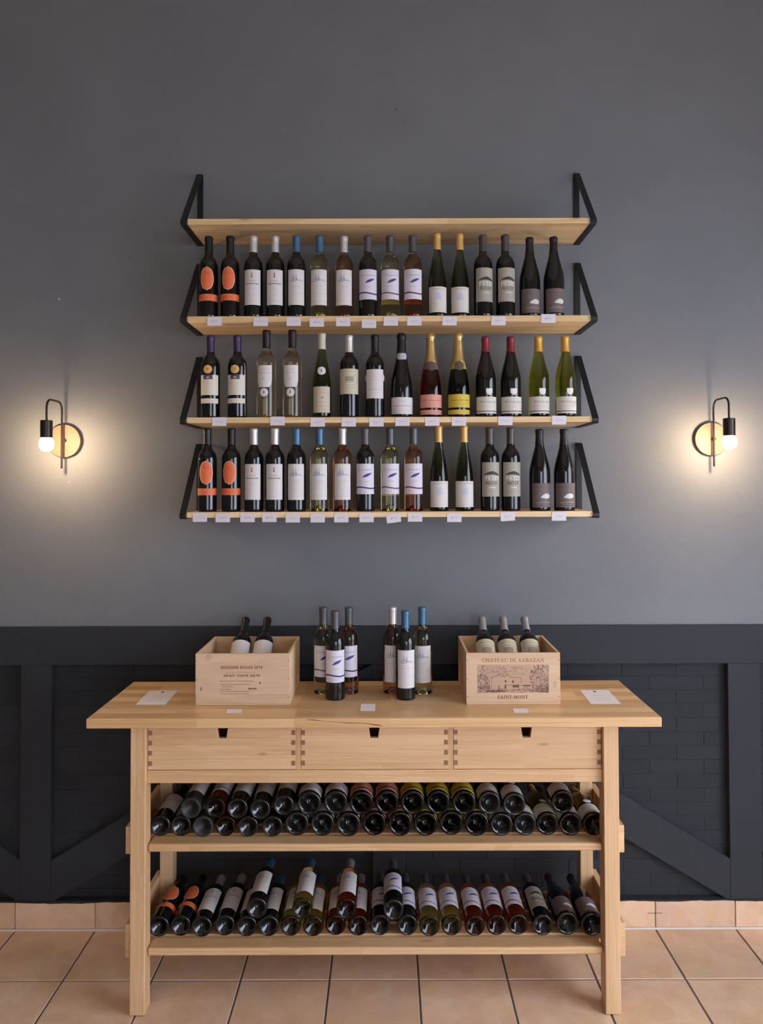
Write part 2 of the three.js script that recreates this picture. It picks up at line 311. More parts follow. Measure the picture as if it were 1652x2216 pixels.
// each profile: outer radius control points from the base up
const PROF = {
  bordeaux: { h: .303, punt: .022, pts: [[.0325, 0], [.0343, .003], [.0345, .01], [.0345, .188], [.0335, .199], [.0295, .212], [.0225, .223], [.0165, .232], [.0142, .242], [.0136, .255], [.0136, .289], [.0146, .2895], [.0148, .299], [.0135, .303]] },
  burgundy: { h: .297, punt: .026, pts: [[.0355, 0], [.0378, .003], [.038, .01], [.038, .128], [.0372, .145], [.034, .165], [.0285, .188], [.0222, .212], [.0172, .234], [.0145, .252], [.0136, .265], [.0134, .282], [.0146, .2825], [.0147, .292], [.0132, .297]] },
  flute: { h: .311, punt: .010, pts: [[.0325, 0], [.0345, .003], [.0347, .01], [.0347, .105], [.0338, .125], [.0308, .150], [.0258, .180], [.0205, .208], [.0162, .235], [.0138, .258], [.0132, .275], [.0132, .297], [.0142, .2975], [.0143, .306], [.013, .311]] },
  sparkling: { h: .311, punt: .030, pts: [[.0372, 0], [.0402, .003], [.0407, .01], [.0407, .092], [.0398, .115], [.0365, .140], [.0310, .168], [.0250, .196], [.0200, .222], [.0172, .246], [.0158, .268], [.0148, .288], [.0165, .290], [.0172, .297], [.0165, .305], [.0120, .311]] },
  tall: { h: .322, punt: .014, pts: [[.0325, 0], [.0343, .003], [.0345, .01], [.0345, .200], [.0335, .211], [.0290, .224], [.0215, .235], [.0158, .244], [.0142, .254], [.0138, .265], [.0142, .308], [.0148, .315], [.0135, .322]] },
};
for (const k in PROF) {
  const P = PROF[k], body = P.pts.slice(2, -3), tail = P.pts.slice(-3);
  const sm = [], c = new THREE.CatmullRomCurve3(body.slice(1).map(p => new THREE.Vector3(p[0], p[1], 0)), false, 'centripetal').getPoints(34);
  sm.push(P.pts[0], P.pts[1], body[0], ...c.map(v => [v.x, v.y]), ...tail);
  P.line = sm; P.R = Math.max(...sm.map(p => p[0]));
  P.r = y => { for (let i = 1; i < sm.length; i++) if (y <= sm[i][1]) { const a = sm[i - 1], b = sm[i], t = (y - a[1]) / Math.max(1e-6, b[1] - a[1]); return a[0] + (b[0] - a[0]) * t; } return sm.at(-1)[0]; };
  const r0 = P.pts[0][0], d = P.punt;
  const punt = [[0, d], [r0 * .16, d * .97], [r0 * .34, d * .82], [r0 * .5, d * .58], [r0 * .66, d * .30], [r0 * .78, d * .10], [r0 * .86, .0006], [r0 * .93, 0]];
  P.glass = new THREE.LatheGeometry([...punt, ...sm, [0, P.h]].map(V2), 44);
}
function capGeo(P, y0, grow = .0007) {           // capsule following the neck from y0 to the top
  const pts = [[P.r(y0) - .0004, y0], [P.r(y0) + grow, y0]];
  for (const p of P.line) if (p[1] > y0 + .001) pts.push([p[0] + grow, p[1] + (p[1] > P.h - .001 ? grow : 0)]);
  pts.push([P.line.at(-1)[0] * .6, P.h + grow * 1.4], [0, P.h + grow * 1.4]);
  return new THREE.LatheGeometry(pts.map(V2), 32);
}
// label patch that follows the glass: half width w(t) in metres along the arc for t in 0..1 from bottom to top
function patch(P, y0, y1, wmax, w = () => 1, rot = 0, rows = 14, cols = 18, off = .0004) {
  const pos = [], uv = [], idx = [];
  for (let j = 0; j <= rows; j++) {
    const t = j / rows, y = y0 + (y1 - y0) * t, r = P.r(y) + off, hw = wmax * Math.max(.0, w(t));
    for (let i = 0; i <= cols; i++) { const s = -1 + 2 * i / cols, a = rot + s * hw / r; pos.push(Math.sin(a) * r, y, Math.cos(a) * r); uv.push(.5 + s * hw / wmax / 2, t); }
  }
  for (let j = 0; j < rows; j++) for (let i = 0; i < cols; i++) { const a = j * (cols + 1) + i, b = a + 1, c = a + cols + 1, d = c + 1; idx.push(a, b, d, a, d, c); }
  const g = new THREE.BufferGeometry(); g.setAttribute('position', new THREE.Float32BufferAttribute(pos, 3)); g.setAttribute('uv', new THREE.Float32BufferAttribute(uv, 2)); g.setIndex(idx); g.computeVertexNormals(); return g;
}
const oval = t => Math.sqrt(Math.max(0, 1 - (2 * t - 1) ** 2));
function labelMat(w, h, draw, rough = .6) { const [c, g] = canvas(w, h); draw(g, w, h); return new THREE.MeshStandardMaterial({ map: ctex(c), roughness: rough, side: THREE.DoubleSide }); }
const fillBg = (g, w, h, c) => { g.fillStyle = c; g.fillRect(0, 0, w, h); };
function lines(g, w, rows, col, x0 = .2, x1 = .8, lw = 2) { // illegible small print as broken strokes
  g.strokeStyle = col; g.lineWidth = lw;
  for (const [y, a = x0, b = x1] of rows) { let x = a * w; while (x < b * w) { const l = R(4, 16); g.beginPath(); g.moveTo(x, y + R(-.6, .6)); g.lineTo(Math.min(x + l, b * w), y + R(-.6, .6)); g.stroke(); x += l + R(2, 5); } }
}
const txt = (g, s, x, y, px, col, font = 'serif', weight = '') => { g.fillStyle = col; g.font = `${weight} ${px}px ${font}`; g.textAlign = 'center'; g.fillText(s, x, y); };
const LW = '#d0c8c6';
const LM = {
  orangeOval: labelMat(128, 192, (g, w, h) => { fillBg(g, w, h, '#e8b9a0'); g.fillStyle = '#d9683c'; g.beginPath(); g.ellipse(w / 2, h / 2, w * .46, h * .47, 0, 0, 7); g.fill(); g.strokeStyle = '#8e3d22'; g.lineWidth = 3; for (const s of [-1, 1]) { g.beginPath(); g.arc(w / 2 + s * 14, h * .27, 8, 0, 5); g.stroke(); } lines(g, w, [[h * .4, .3, .7]], '#b24f2c'); }),
  orangeBand: labelMat(128, 32, (g, w, h) => { fillBg(g, w, h, '#d9683c'); lines(g, w, [[16, .3, .7]], '#b8502c'); }),
  whitered: labelMat(200, 260, (g, w, h) => { fillBg(g, w, h, LW); g.fillStyle = '#a3424c'; g.fillRect(w * .47, h * .09, w * .05, h * .1); g.fillRect(w * .45, h * .19, w * .09, h * .03); lines(g, w, [[h * .32, .3, .7]], '#8d8689', .2, .8, 4); lines(g, w, [[h * .40, .12, .88]], '#716a70', .2, .8, 8); lines(g, w, [[h * .55, .35, .65], [h * .72, .3, .7], [h * .9, .25, .75]], '#b7aeb0'); }),
  sail: labelMat(200, 290, (g, w, h) => { fillBg(g, w, h, LW); g.fillStyle = '#989cab'; for (const [x, y, s] of [[.36, .1, 1], [.5, .12, .85], [.27, .17, .6]]) { g.beginPath(); g.moveTo(w * x, h * y); g.lineTo(w * (x + .09 * s), h * .3); g.lineTo(w * (x - .04 * s), h * .3); g.fill(); } g.strokeStyle = '#888da3'; g.lineWidth = 6; g.beginPath(); g.moveTo(w * .14, h * .30); g.quadraticCurveTo(w * .3, h * .36, w * .5, h * .31); g.quadraticCurveTo(w * .7, h * .28, w * .86, h * .33); g.stroke(); lines(g, w, [[h * .48, .25, .75]], '#b5aeb3', .2, .8, 6); lines(g, w, [[h * .56, .3, .7], [h * .9, .25, .75]], '#b5aeb3'); g.fillStyle = '#c3b6b8'; g.fillRect(w * .06, h * .68, w * .88, 2); }),
  feather: ['#3b2a62', '#6e5058', '#5b2748'].map(band => labelMat(220, 260, (g, w, h) => { fillBg(g, w, h, '#cec6cf'); g.strokeStyle = '#8f86a0'; g.lineWidth = 3; g.beginPath(); g.arc(w * .2, h * .2, 13, .8, 5.6); g.stroke(); lines(g, w, [[h * .2, .27, .85]], '#8f86a0', .2, .8, 6); g.fillStyle = '#43307a'; g.beginPath(); g.moveTo(w * .36, h * .46); g.quadraticCurveTo(w * .48, h * .31, w * .82, h * .30); g.quadraticCurveTo(w * .7, h * .42, w * .44, h * .45); g.fill(); lines(g, w, [[h * .58, .35, .65]], '#a8a0b0', .2, .8, 5); g.strokeStyle = band; g.lineWidth = 12; g.beginPath(); g.moveTo(0, h * .80); g.bezierCurveTo(w * .3, h * .70, w * .6, h * .86, w, h * .80); g.stroke(); lines(g, w, [[h * .91, .3, .75]], '#b5adba'); })),
  flute: labelMat(200, 260, (g, w, h) => { fillBg(g, w, h, '#cbc2bb'); lines(g, w, [[h * .09, .1, .9]], '#a59da6', .2, .8, 8); g.fillStyle = '#b3b4c6'; g.beginPath(); g.moveTo(w * .34, h * .52); g.quadraticCurveTo(w * .36, h * .25, w * .5, h * .23); g.quadraticCurveTo(w * .66, h * .25, w * .66, h * .52); g.fill(); lines(g, w, [[h * .62, .25, .75], [h * .78, .3, .7], [h * .9, .2, .8]], '#aea5a6'); }),
  noir: labelMat(200, 340, (g, w, h) => { fillBg(g, w, h, '#9c9486'); g.fillStyle = '#2f2b2e'; g.beginPath(); g.moveTo(w * .10, h * .38); g.quadraticCurveTo(w * .3, h * .28, w * .55, h * .26); g.quadraticCurveTo(w * .8, h * .30, w * .97, h * .41); g.quadraticCurveTo(w * .7, h * .37, w * .55, h * .36); g.quadraticCurveTo(w * .3, h * .35, w * .10, h * .38); g.fill(); txt(g, 'PETIT', w * .52, h * .52, 56, '#c9c4bb', 'sans-serif', 'bold'); txt(g, 'NOIR', w * .5, h * .655, 46, '#55504a', 'sans-serif', 'bold'); g.fillStyle = '#c2bcb2'; g.fillRect(w * .38, h * .72, w * .3, h * .03); lines(g, w, [[h * .85, .25, .8]], '#857e72'); }),
  brown: labelMat(260, 260, (g, w, h) => { fillBg(g, w, h, '#635452'); lines(g, w, [[h * .18, .15, .85]], '#4a3e3c', .2, .8, 6); g.fillStyle = '#c3bfbd'; g.beginPath(); g.moveTo(w * .36, h * .6); g.quadraticCurveTo(w * .44, h * .47, w * .58, h * .43); g.quadraticCurveTo(w * .76, h * .42, w * .8, h * .53); g.quadraticCurveTo(w * .78, h * .62, w * .64, h * .64); g.fill(); g.strokeStyle = '#a08c80'; g.lineWidth = 6; g.beginPath(); g.moveTo(w * .2, h * .82); g.quadraticCurveTo(w * .5, h * .76, w * .86, h * .8); g.stroke(); }),
  purpleMain: labelMat(220, 280, (g, w, h) => { fillBg(g, w, h, '#d0c6b8'); g.fillStyle = '#4a3763'; g.fillRect(w * .26, 0, w * .44, h * .22); g.fillStyle = '#b9a37d'; g.beginPath(); g.ellipse(w * .48, h * .13, 18, 12, 0, 0, 7); g.fill(); lines(g, w, [[h * .36, .15, .85], [h * .46, .2, .8], [h * .62, .25, .75]], '#b4a9a0', .2, .8, 3); }),
  purpleStrip: labelMat(220, 50, (g, w, h) => { fillBg(g, w, h, '#d0c6b8'); lines(g, w, [[25, .2, .8]], '#b4a9a0'); }),
  medal: labelMat(96, 96, (g, w, h) => { fillBg(g, w, h, '#d4aa62'); g.strokeStyle = '#a67b3c'; g.lineWidth = 3; g.beginPath(); g.arc(48, 48, 38, 0, 7); g.stroke(); g.fillStyle = '#b2743f'; g.beginPath(); g.arc(48, 44, 14, 0, 7); g.fill(); }),
  shield: labelMat(200, 260, (g, w, h) => { fillBg(g, w, h, LW); lines(g, w, [[h * .2, .25, .75]], '#a79ea0', .2, .8, 5); lines(g, w, [[h * .35, .15, .85]], '#9d9497', .2, .8, 7); g.fillStyle = '#b3a7a8'; g.beginPath(); g.arc(w * .45, h * .62, 12, 0, 7); g.fill(); }),
  roundGrey: labelMat(96, 96, (g, w, h) => { fillBg(g, w, h, '#d5cfcf'); g.strokeStyle = '#a9a2a2'; g.lineWidth = 4; g.beginPath(); g.arc(48, 48, 38, 0, 7); g.stroke(); g.fillStyle = '#6c5f57'; g.fillRect(40, 30, 14, 30); }),
  creamOld: labelMat(200, 260, (g, w, h) => { fillBg(g, w, h, '#bdb09c'); lines(g, w, [[h * .12, .2, .8], [h * .25, .15, .85], [h * .6, .2, .8], [h * .75, .1, .9]], '#94886f', .2, .8, 4); g.fillStyle = '#8d8069'; g.beginPath(); g.arc(w * .55, h * .42, 11, 0, 7); g.fill(); }),
  chateau: labelMat(260, 260, (g, w, h) => { fillBg(g, w, h, '#bfb59f'); lines(g, w, [[h * .12, .15, .85]], '#8f856e', .2, .8, 5); g.strokeStyle = '#857b66'; g.lineWidth = 3; g.strokeRect(w * .15, h * .24, w * .7, h * .3); g.fillStyle = '#978c75'; g.fillRect(w * .32, h * .3, w * .38, h * .2); lines(g, w, [[h * .65, .2, .8], [h * .75, .15, .85]], '#8f856e', .2, .8, 5); g.fillStyle = '#c6a95e'; g.fillRect(0, h * .9, w, 5); g.fillRect(0, h * .05, w, 4); }),
  scroll: labelMat(220, 330, (g, w, h) => { fillBg(g, w, h, '#cfc5c5'); lines(g, w, [[h * .25, .35, .65], [h * .37, .25, .75]], '#b5a8aa', .2, .8, 5); lines(g, w, [[h * .7, .1, .9]], '#a3989c', .2, .8, 6); lines(g, w, [[h * .8, .3, .7]], '#b5a8aa'); }),
  sparkWhite: labelMat(260, 200, (g, w, h) => { fillBg(g, w, h, '#d0c6c7'); lines(g, w, [[h * .25, .4, .6]], '#a49a9e', .2, .8, 6); lines(g, w, [[h * .52, .12, .88]], '#8e858b', .2, .8, 8); lines(g, w, [[h * .72, .3, .7]], '#b7adb0'); }),
  sparkPink: labelMat(260, 130, (g, w, h) => { fillBg(g, w, h, '#cf8d7c'); lines(g, w, [[h * .45, .15, .85]], '#9d6557', .2, .8, 9); lines(g, w, [[h * .75, .3, .7]], '#ad7363', .2, .8, 3); }),
  sparkYellow: labelMat(260, 130, (g, w, h) => { fillBg(g, w, h, '#c6ab33'); lines(g, w, [[h * .45, .15, .85]], '#8f7a24', .2, .8, 9); lines(g, w, [[h * .75, .3, .7]], '#9b8629', .2, .8, 3); }),
  bourgogne: labelMat(300, 220, (g, w, h) => { fillBg(g, w, h, '#ccc4ba'); lines(g, w, [[h * .12, .3, .75]], '#aaa198', .2, .8, 3); g.fillStyle = '#6e665f'; g.font = 'italic 40px serif'; g.textAlign = 'center'; g.fillText('Bourgogne', w * .56, h * .36); lines(g, w, [[h * .5, .2, .8], [h * .6, .2, .8]], '#a29990', .2, .8, 3); g.fillStyle = '#3a3232'; g.fillRect(0, h * .84, w, h * .045); }),
  plainShield: std(.68, .64, .60, .6, { side: THREE.DoubleSide }),
  neckGrey: std(.42, .40, .44, .5, { side: THREE.DoubleSide }),
  collarPink: std(.20, .085, .07, .45, { side: THREE.DoubleSide }), collarYellow: std(.36, .28, .05, .45, { side: THREE.DoubleSide }), collarDark: std(.09, .06, .045, .45, { side: THREE.DoubleSide }),
  back: std(.62, .50, .22, .8, { side: THREE.DoubleSide }), backPink: std(.62, .25, .12, .8, { side: THREE.DoubleSide }),
};
const cap = (r, g, b, rough = .38, metal = .35) => std(r, g, b, rough, { metalness: metal });
const CM = { black: cap(.013, .012, .012), silver: cap(.62, .58, .58, .32, .55), blue: cap(.055, .14, .23, .35), grey: cap(.085, .085, .09, .35), mauve: cap(.10, .085, .10), gold: cap(.62, .36, .11), purple: cap(.045, .025, .08), brownGrey: cap(.075, .062, .058), aubergine: cap(.022, .014, .018), cream: cap(.56, .50, .38, .5, .1), red: cap(.20, .02, .025), yellow: cap(.62, .32, .05), foil: cap(.62, .43, .17, .3, .8), steel: cap(.32, .32, .34, .35, .5), rack: cap(.03, .028, .028) };
const liquid = (r, g, b, d, ior = 1.45) => new THREE.MeshPhysicalMaterial({ color: 0xffffff, roughness: .02, transmission: 1, thickness: .06, ior, attenuationColor: new THREE.Color().setRGB(r, g, b), attenuationDistance: d });
const GM = {
  dark: new THREE.MeshPhysicalMaterial({ color: new THREE.Color().setRGB(.006, .0055, .0055), roughness: .06, ior: 1.52 }),
  darkGreen: new THREE.MeshPhysicalMaterial({ color: new THREE.Color().setRGB(.007, .009, .006), roughness: .07, ior: 1.52 }),
  frosted: new THREE.MeshPhysicalMaterial({ color: new THREE.Color().setRGB(.012, .013, .011), roughness: .55, ior: 1.5 }),
  white: liquid(.76, .67, .32, .13), pale: liquid(.88, .68, .38, .12), rose: liquid(.72, .37, .20, .075),
  green: liquid(.16, .22, .05, .05), olive: liquid(.40, .40, .04, .05), flute: liquid(.14, .17, .06, .05), pinkSpark: liquid(.40, .06, .05, .05), greenSpark: liquid(.03, .10, .04, .05),
};
// kind: [bottle name, profile, glass, capsule, capsule start, short description, label builder(P, add)]
const KINDS = {
  orange: ['bordeaux', GM.dark, CM.black, .245, 'dark bottle with orange oval label', (P, add) => { add('label', patch(P, .098, .185, .0255, oval), LM.orangeOval); add('band', patch(P, .060, .0845, .05), LM.orangeBand); }],
  whitered: ['bordeaux', GM.dark, CM.silver, .243, 'red wine bottle with silver capsule', (P, add) => add('label', patch(P, .043, .172, .034), LM.whitered)],
  sailRed: ['bordeaux', GM.dark, CM.blue, .243, 'red wine bottle with sailboat label', (P, add) => add('label', patch(P, .042, .172, .034), LM.sail)],
  sailWhite: ['bordeaux', GM.white, CM.blue, .243, 'white wine bottle with sailboat label', (P, add) => { add('label', patch(P, .042, .172, .034), LM.sail); add('back_label', patch(P, .050, .140, .034, undefined, Math.PI), LM.back); }],
  sailPink: ['bordeaux', GM.rose, CM.silver, .243, 'pink wine bottle with sailboat label', (P, add) => { add('label', patch(P, .042, .172, .034), LM.sail); add('back_label', patch(P, .050, .140, .034, undefined, Math.PI), LM.backPink); }],
  featherRed: ['bordeaux', GM.dark, CM.mauve, .243, 'red wine bottle with feather label', (P, add) => add('label', patch(P, .062, .172, .040), LM.feather[0])],
  featherWhite: ['bordeaux', GM.white, CM.grey, .243, 'white wine bottle with feather label', (P, add) => { add('label', patch(P, .062, .172, .040), LM.feather[1]); add('back_label', patch(P, .055, .140, .036, undefined, Math.PI), LM.back); }],
  featherPink: ['bordeaux', GM.rose, CM.grey, .243, 'pink wine bottle with feather label', (P, add) => { add('label', patch(P, .062, .172, .040), LM.feather[2]); add('back_label', patch(P, .055, .140, .036, undefined, Math.PI), LM.backPink); }],
  flute: ['flute', GM.flute, CM.gold, .250, 'slender green bottle with gold capsule', (P, add) => add('label', patch(P, .014, .108, .040), LM.flute)],
  noir: ['bordeaux', GM.dark, CM.brownGrey, .243, 'bottle with beige beret label', (P, add) => add('label', patch(P, .052, .176, .040, undefined, .12), LM.noir)],
  brown: ['burgundy', GM.dark, CM.aubergine, .241, 'sloping bottle with brown label', (P, add) => add('label', patch(P, .012, .100, .046, undefined, .12), LM.brown)],
  purple: ['bordeaux', GM.dark, CM.purple, .243, 'red wine bottle with gold medal', (P, add) => { add('label', patch(P, .082, .156, .040), LM.purpleMain); add('label_strip', patch(P, .052, .070, .040), LM.purpleStrip); add('medal', patch(P, .160, .192, .0165, oval, -.06, 14, 14, .0009), LM.medal); }],
  shield: ['tall', GM.pale, CM.aubergine, .258, 'clear bottle with shield shaped label', (P, add) => { add('label', patch(P, .110, .190, .030, t => t > .32 ? 1 : .62 + .38 * Math.sqrt(t / .32), -.05), LM.shield); add('round_label', patch(P, .075, .107, .0155, oval, -.05), LM.roundGrey); }],
  greenOld: ['flute', GM.green, CM.cream, .252, 'slender green bottle with cream capsule and round neck label', (P, add) => { add('label', patch(P, .017, .112, .036), LM.creamOld); add('round_label', patch(P, .155, .186, .016, oval), LM.roundGrey); }],
  chateau: ['bordeaux', GM.dark, CM.silver, .240, 'red wine bottle with wide beige label', (P, add) => add('label', patch(P, .084, .176, .044), LM.chateau)],
  scroll: ['bordeaux', GM.dark, CM.black, .240, 'red wine bottle with white scroll label', (P, add) => { add('label', patch(P, .068, .174, .042, t => t > .60 && t < .79 ? 1.12 : .90), LM.scroll); }],
  sparkBlack: ['sparkling', GM.dark, CM.black, .236, 'sparkling bottle with low white label', (P, add) => { add('label', patch(P, .011, .072, .050), LM.sparkWhite); add('neck_label', patch(P, .212, .238, .022, t => .55 + .45 * oval(t)), LM.neckGrey); }],
  sparkPink: ['sparkling', GM.pinkSpark, CM.foil, .203, 'sparkling bottle with pink label', (P, add) => { add('label', patch(P, .034, .082, .053), LM.sparkPink); add('label_strip', patch(P, .009, .026, .053), LM.sparkPink); add('collar', patch(P, .176, .203, .060), LM.collarPink); add('seal', patch(P, .170, .206, .018, oval, 0, 14, 14, .0012), LM.collarDark); }],
  sparkYellow: ['sparkling', GM.greenSpark, CM.foil, .203, 'sparkling bottle with yellow label', (P, add) => { add('label', patch(P, .034, .082, .053), LM.sparkYellow); add('label_strip', patch(P, .009, .026, .053), LM.sparkYellow); add('collar', patch(P, .176, .203, .060), LM.collarYellow); add('seal', patch(P, .170, .206, .018, oval, 0, 14, 14, .0012), LM.collarDark); }],
  bourgogneRed: ['burgundy', GM.dark, CM.red, .240, 'sloping dark bottle with cream label', (P, add) => { add('label', patch(P, .012, .073, .050), LM.bourgogne); add('shield_label', patch(P, .079, .103, .0125, t => t > .4 ? 1 : Math.sqrt(t / .4), .16), LM.plainShield); }],
  bourgogneWhite: ['burgundy', GM.olive, CM.yellow, .240, 'sloping green bottle with cream label', (P, add) => { add('label', patch(P, .012, .073, .050), LM.bourgogne); add('shield_label', patch(P, .079, .103, .0125, t => t > .4 ? 1 : Math.sqrt(t / .4), .16), LM.plainShield); }],
  crateBlack: ['bordeaux', GM.dark, CM.black, .240, 'dark bottle with white label and black capsule', (P, add) => add('label', patch(P, .070, .185, .046), LM.scroll)],
  crateGrey: ['bordeaux', GM.dark, CM.steel, .243, 'dark bottle with beige label and grey capsule', (P, add) => add('label', patch(P, .070, .186, .048), LM.chateau)],
  plainDark: ['bordeaux', GM.dark, CM.rack, .243, 'dark wine bottle', (P, add) => add('label', patch(P, .060, .170, .038), LM.whitered)],
  frosted: ['bordeaux', GM.frosted, CM.rack, .243, 'matt black wine bottle', (P, add) => add('label', patch(P, .060, .170, .038), LM.whitered)],
};
const protos = {};
function proto(kind) {
  if (protos[kind]) return protos[kind];
  const [pn, glass, capm, capY, , lab] = KINDS[kind], P = PROF[pn], g = new THREE.Group();
  const body = part('glass_body', P.glass, glass, g);
  part('capsule', capGeo(P, capY), capm, g);
  lab(P, (n, geo, m) => part(n, geo, m, g));
  return protos[kind] = shade(g);
}
const bname = k => k.startsWith('spark') ? 'sparkling_wine_bottle' : 'wine_bottle';
function bottle(kind, where, pos, turn = 0, group) {
  const g = proto(kind).clone(); g.name = numbered(bname(kind)); scene.add(g);
  g.position.set(...pos); g.rotation.y = turn;
  tag(g, `${KINDS[kind][4]} ${where}`, 'bottle', group ?? `${KINDS[kind][4]} ${where}`);
  return g;
}
const radius = k => PROF[KINDS[k][0]].R;

const NEAR = {orange: 'orange label', whitered: 'silver capsule', sailRed: 'red sailboat', sailWhite: 'white sailboat', sailPink: 'pink sailboat', featherRed: 'red feather', featherWhite: 'white feather', featherPink: 'pink feather', flute: 'gold capsule', noir: 'beret label', brown: 'brown label', purple: 'gold medal', shield: 'shield label', greenOld: 'cream capsule', chateau: 'beige label', scroll: 'scroll label', sparkBlack: 'black sparkling', sparkPink: 'pink sparkling', sparkYellow: 'yellow sparkling', bourgogneRed: 'dark sloping', bourgogneWhite: 'green sloping', plainDark: 'dark wine', frosted: 'matt black'};
// what sets a bottle apart in a run of look-alikes: its neighbours
function beside(list, i) {
  const k = list[i][1], p = list[i - 1]?.[1], n = list[i + 1]?.[1];
  if (p !== k && n !== k) return '';
  if (p === k && n === k) return ' between two alike';
  const o = p === k ? n : p; return o ? ` next to ${NEAR[o]} bottle` : ' at the row end';
}

// three rows standing on the shelves: [pixel x of the body, kind]
const ROWS = [
  [1, 600, [[452, 'orange'], [498.5, 'orange'], [549, 'whitered'], [596, 'whitered'], [642, 'sailRed'], [692, 'sailWhite'], [745, 'sailPink'], [797, 'featherRed'], [845, 'featherWhite'], [894, 'featherPink'], [946.5, 'flute'], [995.5, 'flute'], [1046, 'noir'], [1094, 'noir'], [1147, 'brown'], [1199, 'brown']]],
  [2, 810, [[456, 'purple'], [514, 'purple'], [577, 'shield'], [633, 'shield'], [697, 'greenOld'], [756, 'chateau'], [812, 'scroll'], [869.5, 'sparkBlack'], [932.5, 'sparkPink'], [992.5, 'sparkYellow'], [1051.5, 'bourgogneRed'], [1106, 'bourgogneRed'], [1166, 'bourgogneWhite'], [1224, 'bourgogneWhite']]],
  [3, 1020, [[449, 'orange'], [501, 'orange'], [550, 'whitered'], [595.5, 'whitered'], [642, 'sailRed'], [692, 'sailWhite'], [741.7, 'sailPink'], [791, 'featherRed'], [845, 'featherWhite'], [896, 'featherPink'], [950, 'flute'], [1005, 'flute'], [1060.5, 'noir'], [1106, 'noir'], [1168.5, 'brown'], [1221.5, 'brown']]],
];
for (const [si, py, list] of ROWS) for (const [i, [px, k]] of list.entries()) {
  const z = SZ - .012 - radius(k) + R(-.004, .004);
  bottle(k, `on ${shelfNames[si]}${beside(list, i)}`, [X(px, py, z), shelfTop[si] + .0004, z], R(-.08, .08));
}
// price tags clipped to the shelf edges
const tagMats = [0, 1, 2, 3].map(() => labelMat(120, 72, (g, w, h) => { fillBg(g, w, h, '#d4cbd1'); g.strokeStyle = '#9b93a2'; g.lineWidth = 2.5; g.beginPath(); let x = R(28, 40); g.moveTo(x, 36); while (x < 88) { x += R(3, 8); g.lineTo(x, 36 + R(-9, 9)); } g.stroke(); }, .7));
const TAGS = [
  [1, 685, [[464.7], [564.6, 1], [636, 1], [686, 3], [743, 2], [799, 6], [846, 1], [897, 1], [973, 1], [1079, 1], [1187, -4]]],
  [2, 902, [[475], [601, -1], [688, 2], [755, 2], [815, 2], [871.5, 1], [936, 1], [993.5, 1], [1094, 0], [1210, -1]]],
  [3, 1109, [[433], [482.6, 1], [536, 1], [583.4, 1], [634, 2], [688, 2], [739, 2], [793.7, 2], [851, 3, .13], [898.7, 1], [983.5, 2], [1098.5, 0, .06], [1210, 0]]],
];
const tagBack = M.paper;
for (const [si, py, list] of TAGS) for (const [px, dy = 0, rot = 0] of list) {
  const p = at(px, py + dy - .003 * (px - 838), SZ), near = ROWS[si - 1][2].reduce((a, b) => Math.abs(b[0] - px) < Math.abs(a[0] - px) ? b : a);
  const w = .0515, h = .0315;
  const row = ROWS[si - 1][2], ni = row.indexOf(near), alone = list.filter(t => row.reduce((a, b) => Math.abs(b[0] - t[0]) < Math.abs(a[0] - t[0]) ? b : a)[1] === near[1]).length < 2;
  const lab = `price tag on ${shelfNames[si]} below ${NEAR[near[1]]} bottle${alone ? '' : beside(row, ni)}`;
  const g = new THREE.Group(); g.name = numbered('price_tag'); g.position.set(p.x, p.y, SZ + .0008); g.rotation.z = rot; scene.add(g);
  tag(g, lab, 'price tag', lab);
  part('card', bx(-w / 2, w / 2, -h, 0, 0, .0008, 0), tagBack, g);
  part('price', new THREE.PlaneGeometry(w, h).translate(0, -h / 2, .0011), tagMats[Math.floor(R(0, 4))], g);
}

// ---------------------------------------------------------------- sideboard table
const TF = .521, TBk = .078, TOP = Y(812, 1554.5, TF), TOPB = Y(812, 1575.5, TF);
const tl = X(186, 1560, TF), tr = X(1433.5, 1560, TF), LZ = .471;
const lx0 = X(281, 1850, LZ), lx1 = X(1342, 1850, LZ);       // outer faces of the legs
const table = thing('sideboard', 'birch sideboard with three drawers and two slatted wine racks', 'sideboard', [0, 0, 0]);
{ // glued staves of the top; light from above put into a paler birch colour
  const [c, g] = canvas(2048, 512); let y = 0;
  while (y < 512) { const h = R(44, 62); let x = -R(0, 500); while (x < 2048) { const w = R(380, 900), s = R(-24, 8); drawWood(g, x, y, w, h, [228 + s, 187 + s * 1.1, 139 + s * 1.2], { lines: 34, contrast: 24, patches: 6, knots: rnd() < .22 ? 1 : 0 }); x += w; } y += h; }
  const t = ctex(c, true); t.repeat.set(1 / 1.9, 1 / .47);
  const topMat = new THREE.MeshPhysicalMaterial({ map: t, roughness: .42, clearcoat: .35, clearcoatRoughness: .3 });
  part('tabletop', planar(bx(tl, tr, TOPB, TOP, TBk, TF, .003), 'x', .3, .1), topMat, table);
}
{ // dark fissure in the front edge of the top
  const s = new THREE.Shape(), q = [[664, 1557.5, 1.2], [680, 1558, 2.6], [700, 1560.5, 1], [730, 1563, .9], [757, 1564.5, 2], [790, 1565, 1.2], [808, 1568, 2.8], [822, 1569.5, 2.4], [828, 1571, .6]], k = TF;
  const up = q.map(([px, py, t]) => at(px, py - t / 2, k)), dn = q.map(([px, py, t]) => at(px, py + t / 2, k)).reverse(), o = [...up, ...dn];
  s.moveTo(o[0].x, o[0].y); o.slice(1).forEach(p => s.lineTo(p.x, p.y));
  part('fissure', new THREE.ExtrudeGeometry(s, { depth: .0006, bevelEnabled: false }).translate(0, 0, TF - .0003), M.endGrain, table);
}
const LW2 = .050, LD = .056, ZR = .098;
